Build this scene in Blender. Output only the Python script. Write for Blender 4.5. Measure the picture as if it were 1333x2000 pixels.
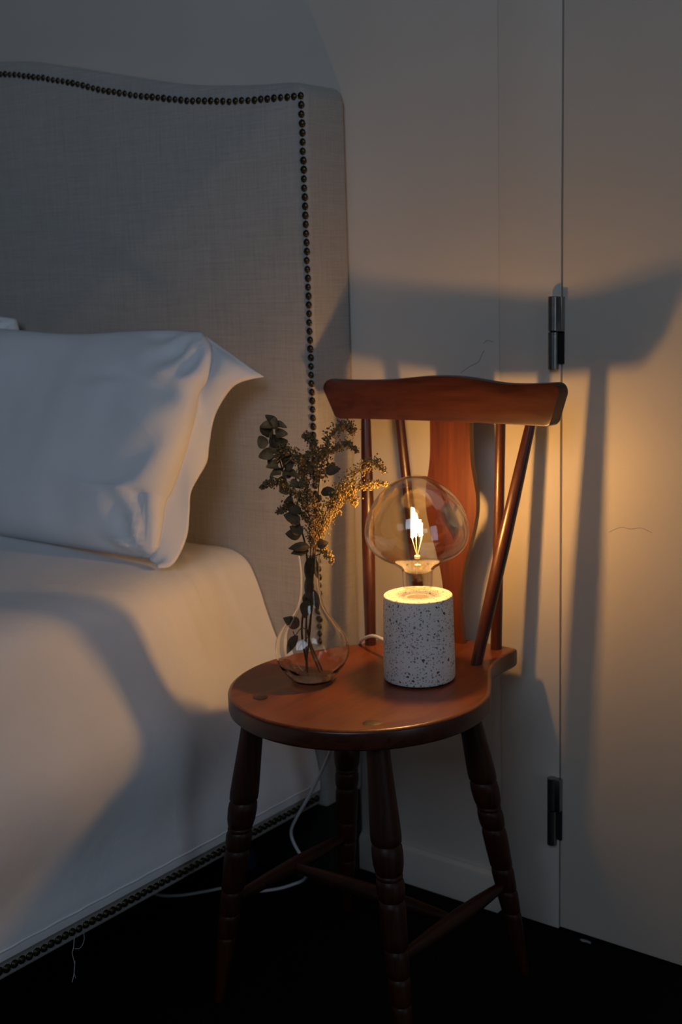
import bpy, bmesh, math, random
from mathutils import Vector, Matrix, noise
for o in list(bpy.data.objects): bpy.data.objects.remove(o)
SC = bpy.context.scene
COL = SC.collection
random.seed(7)

# ------------------------------------------------------------------ camera
# metres; wall_back is the plane y = 0, the room lies at y < 0, floor z = 0
cd = bpy.data.cameras.new('camera')
cam = bpy.data.objects.new('camera', cd); COL.objects.link(cam)
cd.sensor_fit = 'HORIZONTAL'; cd.sensor_width = 36.0; cd.lens = 36.0 * 2446.475 / 1333.0
cd.clip_start = 0.05
RX = Vector((0.7933986, 0.6080392, -0.0284091)); RY = Vector((0.0904107, -0.1638691, -0.9823303)); RZ = Vector((-0.6019507, 0.7768110, -0.1849868))
cam.matrix_world = Matrix(((RX.x, -RY.x, -RZ.x, 0.0), (RX.y, -RY.y, -RZ.y, -1.58167), (RX.z, -RY.z, -RZ.z, 0.98588), (0, 0, 0, 1)))
cd.dof.use_dof = True; cd.dof.focus_distance = 1.50; cd.dof.aperture_fstop = 9.0
SC.camera = cam

# ------------------------------------------------------------------ light
SC.view_settings.view_transform = 'Standard'; SC.view_settings.look = 'None'
SC.view_settings.gamma = 1.0; SC.view_settings.use_curve_mapping = False
SC.view_settings.exposure = 0.0
SC.cycles.use_denoising = True
SC.cycles.transparent_max_bounces = 32
SC.cycles.max_bounces = 12; SC.cycles.transmission_bounces = 12
SC.cycles.sample_clamp_indirect = 4.0
W = bpy.data.worlds.new('dusk'); SC.world = W; W.use_nodes = True
bg = W.node_tree.nodes['Background']; bg.inputs['Color'].default_value = (0.60, 0.78, 1.0, 1); bg.inputs['Strength'].default_value = 0.014

def area_light(name, loc, target, sx, sy, power, color):
    d = bpy.data.lights.new(name, 'AREA'); d.shape = 'RECTANGLE'; d.size = sx; d.size_y = sy; d.energy = power; d.color = color
    o = bpy.data.objects.new(name, d); COL.objects.link(o); o.location = loc
    o.rotation_euler = (Vector(target) - Vector(loc)).to_track_quat('-Z', 'Y').to_euler()
    return o
win = area_light('window_daylight', (0.1, -3.1, 2.3), (-1.9, -0.1, 1.25), 1.4, 1.3, 6.1, (0.64, 0.79, 1.0)); win.data.spread = math.radians(95)
area_light('right_fill_light', (2.3, -1.25, 1.05), (-1.26, -0.75, 0.35), 0.9, 1.6, 5.0, (0.66, 0.80, 1.0))  # added fill from the right to lift the bed side, source unseen

# ------------------------------------------------------------------ materials
def new_mat(name):
    m = bpy.data.materials.new(name); m.use_nodes = True
    nt = m.node_tree; nt.nodes.clear()
    out = nt.nodes.new('ShaderNodeOutputMaterial')
    return m, nt, out
def nd(nt, typ, **kw):
    n = nt.nodes.new(typ)
    for k, v in kw.items():
        if k in n.inputs.keys(): n.inputs[k].default_value = v
        else: setattr(n, k, v)
    return n
def principled(nt, out, **kw):
    p = nd(nt, 'ShaderNodeBsdfPrincipled', **kw); nt.links.new(p.outputs[0], out.inputs[0]); return p
def coords(nt, scale=(1, 1, 1), rot=(0, 0, 0)):
    tc = nd(nt, 'ShaderNodeTexCoord'); mp = nd(nt, 'ShaderNodeMapping')
    mp.inputs['Scale'].default_value = scale; mp.inputs['Rotation'].default_value = rot
    nt.links.new(tc.outputs['Object'], mp.inputs['Vector']); return mp.outputs[0]
def noise_tex(nt, vec, scale, detail=4, rough=0.55, dist=0.0):
    n = nd(nt, 'ShaderNodeTexNoise'); n.inputs['Scale'].default_value = scale; n.inputs['Detail'].default_value = detail
    n.inputs['Roughness'].default_value = rough; n.inputs['Distortion'].default_value = dist
    nt.links.new(vec, n.inputs['Vector']); return n.outputs['Fac']
def ramp(nt, fac, stops):
    r = nd(nt, 'ShaderNodeValToRGB'); e = r.color_ramp.elements
    while len(e) < len(stops): e.new(0.5)
    for i, (p, c) in enumerate(stops):
        e[i].position = p; e[i].color = (*c, 1)
    nt.links.new(fac, r.inputs['Fac']); return r.outputs['Color']
def bump(nt, fac, p, strength, dist):
    b = nd(nt, 'ShaderNodeBump'); b.inputs['Strength'].default_value = strength; b.inputs['Distance'].default_value = dist
    nt.links.new(fac, b.inputs['Height']); nt.links.new(b.outputs[0], p.inputs['Normal'])
def math_n(nt, op, a, b):
    m = nd(nt, 'ShaderNodeMath', operation=op)
    for i, v in enumerate((a, b)):
        if hasattr(v, 'is_linked') or hasattr(v, 'links'): nt.links.new(v, m.inputs[i])
        else: m.inputs[i].default_value = v
    return m.outputs[0]

def simple(name, col, rough=0.6, metal=0.0, var=0.12, nscale=30, bmp=0.0, bdist=0.001):
    m, nt, out = new_mat(name); p = principled(nt, out, Roughness=rough, Metallic=metal)
    v = coords(nt); f = noise_tex(nt, v, nscale)
    c = ramp(nt, f, [(0.3, tuple(x * (1 - var) for x in col)), (0.7, tuple(min(1, x * (1 + var)) for x in col))])
    nt.links.new(c, p.inputs['Base Color'])
    if bmp: bump(nt, f, p, bmp, bdist)
    return m
def wood(name, grain_axis=0, dark=(0.024, 0.0046, 0.0016), light=(0.080, 0.0195, 0.0062), rough=0.33, coat=0.25, spec=0.5):
    m, nt, out = new_mat(name); p = principled(nt, out, Roughness=rough)
    p.inputs['Coat Weight'].default_value = coat; p.inputs['Specular IOR Level'].default_value = spec; p.inputs['Coat Roughness'].default_value = 0.25
    s = [1, 1, 1]; s[grain_axis] = 0.07
    v = coords(nt, s)
    big = noise_tex(nt, v, 16, 3, 0.5, 1.2)
    fine = noise_tex(nt, v, 170, 5, 0.6, 0.6)
    f = math_n(nt, 'ADD', math_n(nt, 'MULTIPLY', big, 0.6), math_n(nt, 'MULTIPLY', fine, 0.4))
    c = ramp(nt, f, [(0.36, dark), (0.50, tuple((a * 0.45 + b * 0.55) for a, b in zip(dark, light))), (0.66, light)])
    nt.links.new(c, p.inputs['Base Color'])
    r = nd(nt, 'ShaderNodeMapRange'); nt.links.new(fine, r.inputs['Value']); r.inputs['To Min'].default_value = rough - 0.05; r.inputs['To Max'].default_value = rough + 0.12
    nt.links.new(r.outputs[0], p.inputs['Roughness'])
    bump(nt, fine, p, 0.08, 0.0006)
    return m
def thin_glass(name, tint, f0=0.035, f90=0.55, power=4.0):
    # thin clear wall: straight see-through plus a mirror-like part that grows at grazing angles
    m, nt, out = new_mat(name)
    t = nd(nt, 'ShaderNodeBsdfTransparent'); t.inputs[0].default_value = (*tint, 1)
    g = nd(nt, 'ShaderNodeBsdfGlossy'); g.inputs['Roughness'].default_value = 0.02; g.inputs['Color'].default_value = (1, 1, 1, 1)
    lw = nd(nt, 'ShaderNodeLayerWeight'); lw.inputs['Blend'].default_value = 0.5
    pw = math_n(nt, 'POWER', lw.outputs['Facing'], power)
    fac = math_n(nt, 'ADD', math_n(nt, 'MULTIPLY', pw, f90), f0)
    mx = nd(nt, 'ShaderNodeMixShader'); nt.links.new(fac, mx.inputs[0]); nt.links.new(t.outputs[0], mx.inputs[1]); nt.links.new(g.outputs[0], mx.inputs[2])
    nt.links.new(mx.outputs[0], out.inputs[0]); return m
def emitter(name, col, strength):
    m, nt, out = new_mat(name); e = nd(nt, 'ShaderNodeEmission'); e.inputs[0].default_value = (*col, 1); e.inputs[1].default_value = strength
    nt.links.new(e.outputs[0], out.inputs[0]); return m
def paint(name, col, rough=0.55):
    m, nt, out = new_mat(name); p = principled(nt, out, Roughness=rough)
    v = coords(nt); a = noise_tex(nt, v, 3.0, 3); b = noise_tex(nt, v, 220, 4, 0.6)
    c = ramp(nt, a, [(0.3, tuple(x * 0.96 for x in col)), (0.7, tuple(x * 1.03 for x in col))])
    nt.links.new(c, p.inputs['Base Color']); bump(nt, b, p, 0.10, 0.0006); return m
def linen(name, col):
    m, nt, out = new_mat(name); p = principled(nt, out, Roughness=0.9)
    p.inputs['Sheen Weight'].default_value = 0.15
    h = noise_tex(nt, coords(nt, (14, 14, 520)), 1.0, 5, 0.62); w = noise_tex(nt, coords(nt, (520, 520, 14)), 1.0, 5, 0.62)
    hf = noise_tex(nt, coords(nt, (60, 60, 1400)), 1.0, 2, 0.5); wf = noise_tex(nt, coords(nt, (1400, 1400, 60)), 1.0, 2, 0.5)
    f = math_n(nt, 'ADD', math_n(nt, 'MULTIPLY', math_n(nt, 'ADD', h, w), 0.33), math_n(nt, 'MULTIPLY', math_n(nt, 'ADD', hf, wf), 0.17))
    c = ramp(nt, f, [(0.36, tuple(x * 0.80 for x in col)), (0.5, col), (0.64, tuple(x * 1.20 for x in col))])
    nt.links.new(c, p.inputs['Base Color']); bump(nt, f, p, 0.35, 0.0012); return m
def cotton(name, col):
    m, nt, out = new_mat(name); p = principled(nt, out, Roughness=0.85)
    p.inputs['Sheen Weight'].default_value = 0.12
    a = noise_tex(nt, coords(nt), 9, 4, 0.55, 0.8); b = noise_tex(nt, coords(nt, (1, 1, 1)), 900, 2)
    c = ramp(nt, a, [(0.3, tuple(x * 0.97 for x in col)), (0.7, tuple(x * 1.02 for x in col))])
    nt.links.new(c, p.inputs['Base Color'])
    f = math_n(nt, 'ADD', math_n(nt, 'MULTIPLY', a, 1.0), math_n(nt, 'MULTIPLY', b, 0.02)); bump(nt, f, p, 0.22, 0.010); return m
def terrazzo(name):
    m, nt, out = new_mat(name); p = principled(nt, out, Roughness=0.55)
    base = None; prev = None
    tc = coords(nt)
    def chips(scale, thr, seedoff, colr, prev):
        mp = nd(nt, 'ShaderNodeMapping'); mp.inputs['Location'].default_value = seedoff; nt.links.new(tc, mp.inputs['Vector'])
        wob = nd(nt, 'ShaderNodeTexNoise'); wob.inputs['Scale'].default_value = scale * 1.7; nt.links.new(mp.outputs[0], wob.inputs['Vector'])
        vm = nd(nt, 'ShaderNodeVectorMath', operation='MULTIPLY_ADD'); nt.links.new(wob.outputs['Color'], vm.inputs[0]); vm.inputs[1].default_value = (0.6 / scale,) * 3; nt.links.new(mp.outputs[0], vm.inputs[2])
        vo = nd(nt, 'ShaderNodeTexVoronoi'); vo.inputs['Scale'].default_value = scale; nt.links.new(vm.outputs[0], vo.inputs['Vector'])
        lt = math_n(nt, 'LESS_THAN', vo.outputs['Distance'], thr)
        sep = nd(nt, 'ShaderNodeSeparateColor'); nt.links.new(vo.outputs['Color'], sep.inputs[0])
        pick = math_n(nt, 'GREATER_THAN', sep.outputs[0], 0.35)
        fac = math_n(nt, 'MULTIPLY', lt, pick)
        mx = nd(nt, 'ShaderNodeMix', data_type='RGBA'); nt.links.new(fac, mx.inputs[0]); nt.links.new(prev, mx.inputs[6]); mx.inputs[7].default_value = (*colr, 1)
        return mx.outputs[2]
    n = noise_tex(nt, tc, 60, 3)
    c0 = ramp(nt, n, [(0.3, (0.70, 0.69, 0.66)), (0.7, (0.78, 0.77, 0.74))])
    c1 = chips(330, 0.30, (0.1, 0.2, 0.3), (0.30, 0.28, 0.26), c0)
    c2 = chips(210, 0.27, (1.1, 0.7, 0.3), (0.20, 0.18, 0.17), c1)
    c3 = chips(85, 0.17, (2.1, 1.7, 0.9), (0.08, 0.07, 0.07), c2)
    nt.links.new(c3, p.inputs['Base Color']); return m

M = {}
M['wall'] = paint('wall_paint', (0.62, 0.562, 0.495))
M['door'] = paint('door_paint', (0.62, 0.566, 0.492), 0.5)
M['trim'] = paint('trim_paint', (0.62, 0.566, 0.495), 0.5)
M['crack'] = simple('hairline_dark', (0.12, 0.11, 0.10), 0.9)
M['floor'] = simple('black_floor', (0.0016, 0.0014, 0.0013), 0.85, 0, 0.3, 8)
[n for n in M['floor'].node_tree.nodes if n.type == 'BSDF_PRINCIPLED'][0].inputs['Specular IOR Level'].default_value = 0.12
M['linen'] = linen('oatmeal_linen', (0.39, 0.37, 0.345))
M['cotton'] = cotton('white_cotton', (0.80, 0.80, 0.815))
M['brass'] = simple('antique_brass', (0.055, 0.043, 0.024), 0.36, 0.85, 0.45, 60)
M['steel'] = simple('brushed_steel', (0.30, 0.29, 0.27), 0.32, 1.0, 0.12, 80)
M['gap'] = simple('black_shade_and_pad', (0.004, 0.004, 0.004), 0.9)  # near-black: painted shade at hinge recess and bed base, also pin and pad
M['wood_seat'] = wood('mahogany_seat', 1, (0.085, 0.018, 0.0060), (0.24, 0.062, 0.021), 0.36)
M['wood_y'] = wood('mahogany_front_to_back', 1)
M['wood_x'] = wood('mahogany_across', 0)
M['wood_z'] = wood('mahogany_upright', 2)
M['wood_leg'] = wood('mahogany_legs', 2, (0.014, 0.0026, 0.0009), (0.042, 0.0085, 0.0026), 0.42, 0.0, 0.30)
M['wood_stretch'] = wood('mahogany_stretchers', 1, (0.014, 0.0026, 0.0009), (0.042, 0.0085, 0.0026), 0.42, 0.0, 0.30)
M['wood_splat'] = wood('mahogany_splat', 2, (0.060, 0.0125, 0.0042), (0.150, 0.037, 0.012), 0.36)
M['wood_dark'] = wood('mahogany_end_grain', 2, (0.02, 0.005, 0.002), (0.06, 0.016, 0.006), 0.45)
M['terrazzo'] = terrazzo('terrazzo')
M['bulb'] = thin_glass('amber_bulb_glass', (0.98, 0.95, 0.88), 0.075, 0.80, 2.6)
m_, nt_, out_ = new_mat('clear_glass'); g_ = nd(nt_, 'ShaderNodeBsdfGlass', IOR=1.42, Roughness=0.0); g_.inputs['Color'].default_value = (0.98, 0.98, 0.97, 1)
nt_.links.new(g_.outputs[0], out_.inputs[0]); M['glass'] = m_
M['stemglass'] = thin_glass('bulb_stem_glass', (0.97, 0.93, 0.86), 0.06, 0.5, 2.5)
M['filament'] = emitter('glowing_filament', (1.0, 0.525, 0.165), 600.0)
M['wire'] = simple('support_wire', (0.85, 0.76, 0.52), 0.35, 0.2, 0.1, 50)
M['cord'] = simple('white_cord', (0.62, 0.62, 0.62), 0.5, 0, 0.04, 20)
M['cap'] = simple('lamp_socket', (0.70, 0.63, 0.50), 0.4, 0.3, 0.1, 50)
M['stem'] = simple('dry_stem', (0.11, 0.062, 0.024), 0.8, 0, 0.35, 60)
M['bud'] = simple('dry_goldenrod', (0.30, 0.200, 0.055), 0.85, 0, 0.5, 140)
M['bud2'] = simple('dry_goldenrod_brown', (0.20, 0.125, 0.045), 0.85, 0, 0.5, 140)
M['leaf'] = simple('dried_leaf', (0.095, 0.060, 0.024), 0.75, 0, 0.5, 90)
M['euc'] = simple('dried_eucalyptus', (0.230, 0.138, 0.055), 0.75, 0, 0.5, 60)
M['thread'] = simple('loose_thread', (0.45, 0.43, 0.40), 0.9)
M['blue'] = simple('navy_fabric', (0.010, 0.014, 0.075), 0.8)
M['chip'] = simple('paint_flake', (0.30, 0.29, 0.27), 0.8)

# ------------------------------------------------------------------ mesh helpers
def link(o, parent=None):
    COL.objects.link(o)
    if parent is not None: o.parent = parent
    return o
def mesh_obj(name, verts, faces, mat, parent=None, smooth=True, sharp=40, loc=None):
    me = bpy.data.meshes.new(name); me.from_pydata([tuple(v) for v in verts], [], faces); me.validate(); me.update()
    bm = bmesh.new(); bm.from_mesh(me); bmesh.ops.remove_doubles(bm, verts=bm.verts, dist=1e-6); bmesh.ops.recalc_face_normals(bm, faces=bm.faces); bm.to_mesh(me); bm.free()
    if smooth:
        me.polygons.foreach_set('use_smooth', [True] * len(me.polygons)); me.set_sharp_from_angle(angle=math.radians(sharp))
    if mat: me.materials.append(mat)
    o = bpy.data.objects.new(name, me); link(o, parent)
    if loc is not None: o.location = loc
    return o
def empty(name, loc, rz=0.0):
    o = bpy.data.objects.new(name, None); COL.objects.link(o); o.location = loc; o.rotation_euler = (0, 0, rz); o.empty_display_size = 0.05; return o
def tag(o, label, cat, group=None):
    o['label'] = label; o['category'] = cat
    if group: o['group'] = group
    return o
def struct(o): o['kind'] = 'structure'; return o
class MB:
    def __init__(s): s.v = []; s.f = []
    def add(s, vs, fs):
        b = len(s.v); s.v += [Vector(v) for v in vs]; s.f += [tuple(i + b for i in f) for f in fs]
    def box(s, a, b):
        x0, y0, z0 = a; x1, y1, z1 = b
        s.add([(x0, y0, z0), (x1, y0, z0), (x1, y1, z0), (x0, y1, z0), (x0, y0, z1), (x1, y0, z1), (x1, y1, z1), (x0, y1, z1)],
              [(0, 3, 2, 1), (4, 5, 6, 7), (0, 1, 5, 4), (1, 2, 6, 5), (2, 3, 7, 6), (3, 0, 4, 7)])
    def rings(s, rings, cap0=True, cap1=True, closed=True):
        n = len(rings[0]); vs = [p for r in rings for p in r]; fs = []
        for i in range(len(rings) - 1):
            for j in range(n if closed else n - 1):
                k = (j + 1) % n; fs.append((i * n + j, i * n + k, (i + 1) * n + k, (i + 1) * n + j))
        if cap0: fs.append(tuple(range(n))[::-1])
        if cap1: fs.append(tuple((len(rings) - 1) * n + j for j in range(n)))
        s.add(vs, fs)
    def lathe_axis(s, p0, p1, prof, seg=24, cap0=True, cap1=True):
        # prof: (t along p0->p1 in metres or 0..1 handled by caller, radius)
        p0 = Vector(p0); p1 = Vector(p1); d = (p1 - p0); L = d.length; d.normalize()
        a = d.orthogonal().normalized(); b = d.cross(a)
        s.rings([[p0 + d * (t * L) + (a * math.cos(2 * math.pi * j / seg) + b * math.sin(2 * math.pi * j / seg)) * r for j in range(seg)] for t, r in prof], cap0, cap1)
    def tube(s, pts, r, seg=8, cap=True):
        pts = [Vector(p) for p in pts]; n = len(pts); rs = r if isinstance(r, (list, tuple)) else [r] * n
        up = None; rings = []
        for i in range(n):
            d = (pts[min(i + 1, n - 1)] - pts[max(i - 1, 0)]).normalized()
            if up is None: up = d.orthogonal().normalized()
            up = (up - d * up.dot(d)).normalized(); b = d.cross(up)
            rings.append([pts[i] + (up * math.cos(2 * math.pi * j / seg) + b * math.sin(2 * math.pi * j / seg)) * rs[i] for j in range(seg)])
        s.rings(rings, cap, cap)
    def obj(s, name, mat, parent=None, **kw): return mesh_obj(name, s.v, s.f, mat, parent, **kw)
def crm(pts, n):
    # Catmull-Rom through points (tuples), n samples per span
    P = [Vector(p) for p in pts]; out = []
    for i in range(len(P) - 1):
        p0 = P[i - 1] if i else P[i] * 2 - P[i + 1]; p1 = P[i]; p2 = P[i + 1]; p3 = P[i + 2] if i + 2 < len(P) else P[i + 1] * 2 - P[i]
        for k in range(n):
            t = k / n
            out.append(0.5 * ((2 * p1) + (p2 - p0) * t + (2 * p0 - 5 * p1 + 4 * p2 - p3) * t * t + (3 * p1 - p0 - 3 * p2 + p3) * t ** 3))
    out.append(P[-1]); return out
def sstep(a, b, x):
    t = min(1, max(0, (x - a) / (b - a))); return t * t * (3 - 2 * t)
def lin(tab, x):
    for (a, fa), (b, fb) in zip(tab, tab[1:]):
        if x <= b: return fa + (fb - fa) * max(0, (x - a)) / (b - a)
    return tab[-1][1]
def bevel(o, w, seg=3, ang=35):
    bm = bmesh.new(); bm.from_mesh(o.data)
    es = [e for e in bm.edges if len(e.link_faces) == 2 and e.calc_face_angle(0) > math.radians(ang)]
    bmesh.ops.bevel(bm, geom=es, offset=w, segments=seg, profile=0.5, affect='EDGES', clamp_overlap=True)
    bmesh.ops.recalc_face_normals(bm, faces=bm.faces)
    bm.to_mesh(o.data); bm.free()
    o.data.polygons.foreach_set('use_smooth', [True] * len(o.data.polygons)); o.data.set_sharp_from_angle(angle=math.radians(45))
def box_obj(name, a, b, mat, parent=None, bev=0.0):
    mb = MB(); mb.box(a, b); o = mb.obj(name, mat, parent, smooth=False)
    if bev: bevel(o, bev)
    return o
def plate(name, outline, y0, y1, mat, parent=None, bev=0.0, seg=2):
    # closed outline [(x, z)] extruded from y0 (front) to y1
    n = len(outline); mb = MB()
    mb.add([(x, y0, z) for x, z in outline] + [(x, y1, z) for x, z in outline],
           [tuple(range(n)), tuple(range(2 * n - 1, n - 1, -1))] + [(j, j + n, (j + 1) % n + n, (j + 1) % n) for j in range(n)])
    o = mb.obj(name, mat, parent, smooth=True)
    if bev: bevel(o, bev, seg, 50)
    return o

# ------------------------------------------------------------------ room
GX0, GX1 = -0.8288, -0.8258            # the gap between the frame and the door leaf
FX = -0.9275                           # joint where the frame meets the plaster wall
struct(box_obj('floor', (-4.2, -4.2, -0.05), (2.4, 0.12, 0.0), M['floor']))
wb = struct(box_obj('wall_back', (-4.2, 0.0, 0.0), (FX, 0.12, 2.7), M['wall']))
struct(box_obj('wall_back', (0.04, 0.0, 0.0), (2.4, 0.12, 2.7), M['wall']))
struct(box_obj('wall_back', (FX, 0.05, 0.0), (0.04, 0.12, 2.7), M['wall']))
fr = struct(box_obj('trim_1', (FX + 0.0006, -0.0012, 0.0), (GX0, 0.06, 2.7), M['trim'], bev=0.0007))
door = struct(box_obj('door_1', (GX1, -0.0015, 0.004), (-0.02, 0.040, 2.06), M['door'], bev=0.0009))
struct(box_obj('trim_2', (-0.017, -0.0012, 0.0), (0.04, 0.06, 2.7), M['trim'], bev=0.0007))
struct(box_obj('trim_3', (GX0, -0.0012, 2.065), (-0.017, 0.06, 2.7), M['trim'], bev=0.0007))
mb = MB(); zb = 0.064
prof = [(0.0, 0.0), (-0.013, 0.0), (-0.013, zb - 0.012), (-0.011, zb - 0.006), (-0.006, zb - 0.001), (-0.002, zb), (0.0, zb)]
mb.rings([[(x, y, z) for y, z in prof] for x in (-4.2, FX - 0.001)])
struct(mb.obj('baseboard_back', M['trim'], sharp=25))
# fine cracks in the paint
for pts in ([(-0.994, 0, 0.840), (-0.978, 0, 0.850), (-0.963, 0, 0.857), (-0.957, 0, 0.868), (-0.953, 0, 0.874)], [(-0.954, 0, 0.884), (-0.948, 0, 0.888), (-0.938, 0, 0.886)]):
    mb = MB(); mb.tube([(x, 0.0001, z) for x, y, z in crm(pts, 4)], 0.00035, 5); mb.obj('hairline_crack', M['crack'], wb)
mb = MB(); mb.tube([(x, -0.0014, z) for x, y, z in crm([(-0.753, 0, 0.624), (-0.735, 0, 0.633), (-0.72, 0, 0.632), (-0.705, 0, 0.635), (-0.689, 0, 0.630)], 4)], 0.0003, 5); mb.obj('hairline_crack', M['crack'], door)
def hinge(zt, zb_):
    zm = (zt + zb_) / 2 + 0.002; xc = -0.8368; r = 0.0072; yc = -0.0078
    mb = MB(); mb.lathe_axis((xc, yc, zm + 0.0012), (xc, yc, zt), [(0, r * .9), (0.015, r), (0.985, r), (1, r * .9)], 20)
    h = mb.obj('hinge', M['steel'], door)
    mb = MB(); mb.lathe_axis((xc, yc, zb_), (xc, yc, zm - 0.0008), [(0, r * .9), (0.015, r), (0.95, r), (0.955, r * .92), (0.965, r), (1, r)], 20); mb.obj('lower_knuckle', M['steel'], h)
    mb = MB(); mb.lathe_axis((xc, yc, zm - 0.003), (xc, yc, zm + 0.003), [(0, r * .6), (1, r * .6)], 14); mb.obj('hinge_pin', M['gap'], h)
    mb = MB(); mb.box((xc + 0.001, yc - 0.0035, zm + 0.0005), (GX1 + 0.0035, -0.0005, zt - 0.0005)); o = mb.obj('upper_leaf', M['steel'], h, smooth=False); bevel(o, 0.0008)
    mb = MB(); mb.box((xc + r * .8, -0.0045, zb_ + 0.008), (GX1 + 0.0032, -0.0008, zm)); o = mb.obj('lower_recess_shade', M['gap'], h, smooth=False)  # dark block standing in for the shaded recess beside the knuckle
    mb = MB(); mb.box((xc - 0.003, -0.004, zb_ + 0.002), (xc + 0.003, 0.0, zt - 0.002)); mb.obj('frame_leaf', M['steel'], h, smooth=False)
    return h
hinge(0.950, 0.849); hinge(0.244, 0.138)

# ------------------------------------------------------------------ bed
bed = tag(empty('bed', (-1.9, -1.0, 0.0)), 'double bed with an oatmeal linen headboard edged in dark brass nails', 'bed')
BO = Vector((-1.9, -1.0, 0.0))
def B(p): return (p[0] - BO.x, p[1] - BO.y, p[2] - BO.z)
# headboard outline (right half measured, left half mirrored about x = -1.9)
top = [(-1.90, 1.378), (-1.80, 1.366), (-1.718, 1.349), (-1.61, 1.325), (-1.494, 1.300), (-1.42, 1.286), (-1.346, 1.277), (-1.28, 1.271), (-1.23, 1.268), (-1.207, 1.265), (-1.198, 1.258), (-1.1925, 1.244)]
right = [(p.x, p.y) for p in crm([(a, b, 0) for a, b in top], 4)]
right += [(-1.1915, 1.0), (-1.1915, 0.7), (-1.192, 0.4), (-1.193, 0.140)]
outl = right + [(-3.8 - x, z) for x, z in reversed(right)][:-1]
outl = [(x - BO.x, z) for x, z in outl]
hb = plate('headboard', outl, -0.101 - BO.y, -0.003 - BO.y, M['linen'], bed, bev=0.009, seg=4)
box_obj('headboard_base_shade', B((-2.60, -0.095, 0.0)), B((-1.197, -0.006, 0.139)), M['gap'], bed)  # black board, the under-bed shade is put into its colour
nv = [( -1.883, 1.354), (-1.814, 1.343), (-1.748, 1.330), (-1.683, 1.315), (-1.622, 1.299), (-1.562, 1.286), (-1.503, 1.275), (-1.447, 1.265), (-1.392, 1.258), (-1.339, 1.252), (-1.287, 1.249), (-1.237, 1.247), (-1.1995, 1.246)]
path = [Vector((p.x, 0, p.y)) for p in crm([(a, b, 0) for a, b in nv], 12)]
def walk(path, step):
    out = [path[0]]; acc = 0
    for a, b in zip(path, path[1:]):
        L = (b - a).length
        while acc + L >= step:
            a = a + (b - a) * ((step - acc) / L); L = (b - a).length; acc = 0; out.append(a)
        acc += L
    return out
def nail_mesh(r, h):
    mb = MB(); prof = [(0.0, r), (0.25, r), (0.62, r * .80), (0.88, r * .48), (1.0, r * .12)]
    mb.rings([[(math.cos(2 * math.pi * j / 8) * q, -t * h, math.sin(2 * math.pi * j / 8) * q) for j in range(8)] for t, q in prof])
    return mb
nail0 = nail_mesh(0.0058, 0.0042).obj('upholstery_nail', M['brass'], hb, sharp=80)
NM = nail0.data; first = [True]
def put_nail(x, y, z, parent, rz=0.0):
    o = nail0 if first[0] else bpy.data.objects.new('upholstery_nail', NM)
    if not first[0]: COL.objects.link(o)
    first[0] = False
    o.parent = parent; o.location = (x - BO.x, y - BO.y, z); o.rotation_euler = (0, 0, rz)
    s = random.uniform(0.93, 1.06); o.scale = (s, random.uniform(.85, 1.1), s)
for p in walk(list(reversed(path)), 0.0128): put_nail(p.x, -0.1005, p.z + random.uniform(-.0006, .0006), hb)
z = 1.233
while z > 0.42:
    put_nail(-1.1995 + (1.246 - z) * 0.006 + random.uniform(-.0005, .0005), -0.1005, z, hb); z -= 0.0131
RAILX = -1.2095
rail = box_obj('side_rail', B((RAILX - 0.03, -1.95, 0.1435)), B((RAILX, -0.0985, 0.198)), M['linen'], bed, bev=0.006)
box_obj('side_rail', B((-2.59, -1.95, 0.1435)), B((-2.56, -0.0985, 0.198)), M['linen'], bed, bev=0.006)
box_obj('foot_rail', B((-2.59, -1.98, 0.1435)), B((RAILX, -1.95, 0.198)), M['linen'], bed, bev=0.006)
box_obj('mattress', B((-2.50, -1.94, 0.205)), B((-1.350, -0.11, 0.500)), M['cotton'], bed, bev=0.03)
for x, y in ((-1.27, -1.9), (-2.53, -1.9)):
    mb = MB(); mb.lathe_axis(B((x, y, 0.0)), B((x, y, 0.20)), [(0, .016), (.05, .018), (1, .026)], 16); mb.obj('bed_leg', M['wood_dark'], bed)
y = -0.108
while y > -0.80:
    put_nail(RAILX + 0.0004, y, 0.1575 + random.uniform(-.0007, .0007), rail, math.pi / 2); y -= 0.0116
for pts, r in (([(RAILX + .001, -0.616, 0.149), (RAILX + .002, -0.619, 0.137), (RAILX + .001, -0.621, 0.129), (RAILX, -0.618, 0.112), (RAILX + .001, -0.621, 0.099), (RAILX, -0.624, 0.089)], 0.0005),
               ([(RAILX + .001, -0.600, 0.149), (RAILX + .002, -0.601, 0.139), (RAILX + .002, -0.608, 0.131), (RAILX + .001, -0.616, 0.133)], 0.0004),
               ([(RAILX + .0015, -0.618, 0.117), (RAILX + .003, -0.622, 0.103), (RAILX + .002, -0.619, 0.093)], 0.0004)):
    mb = MB(); mb.tube([B(p) for p in crm(pts, 5)], r, 5); mb.obj('loose_thread', M['thread'], rail)

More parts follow.
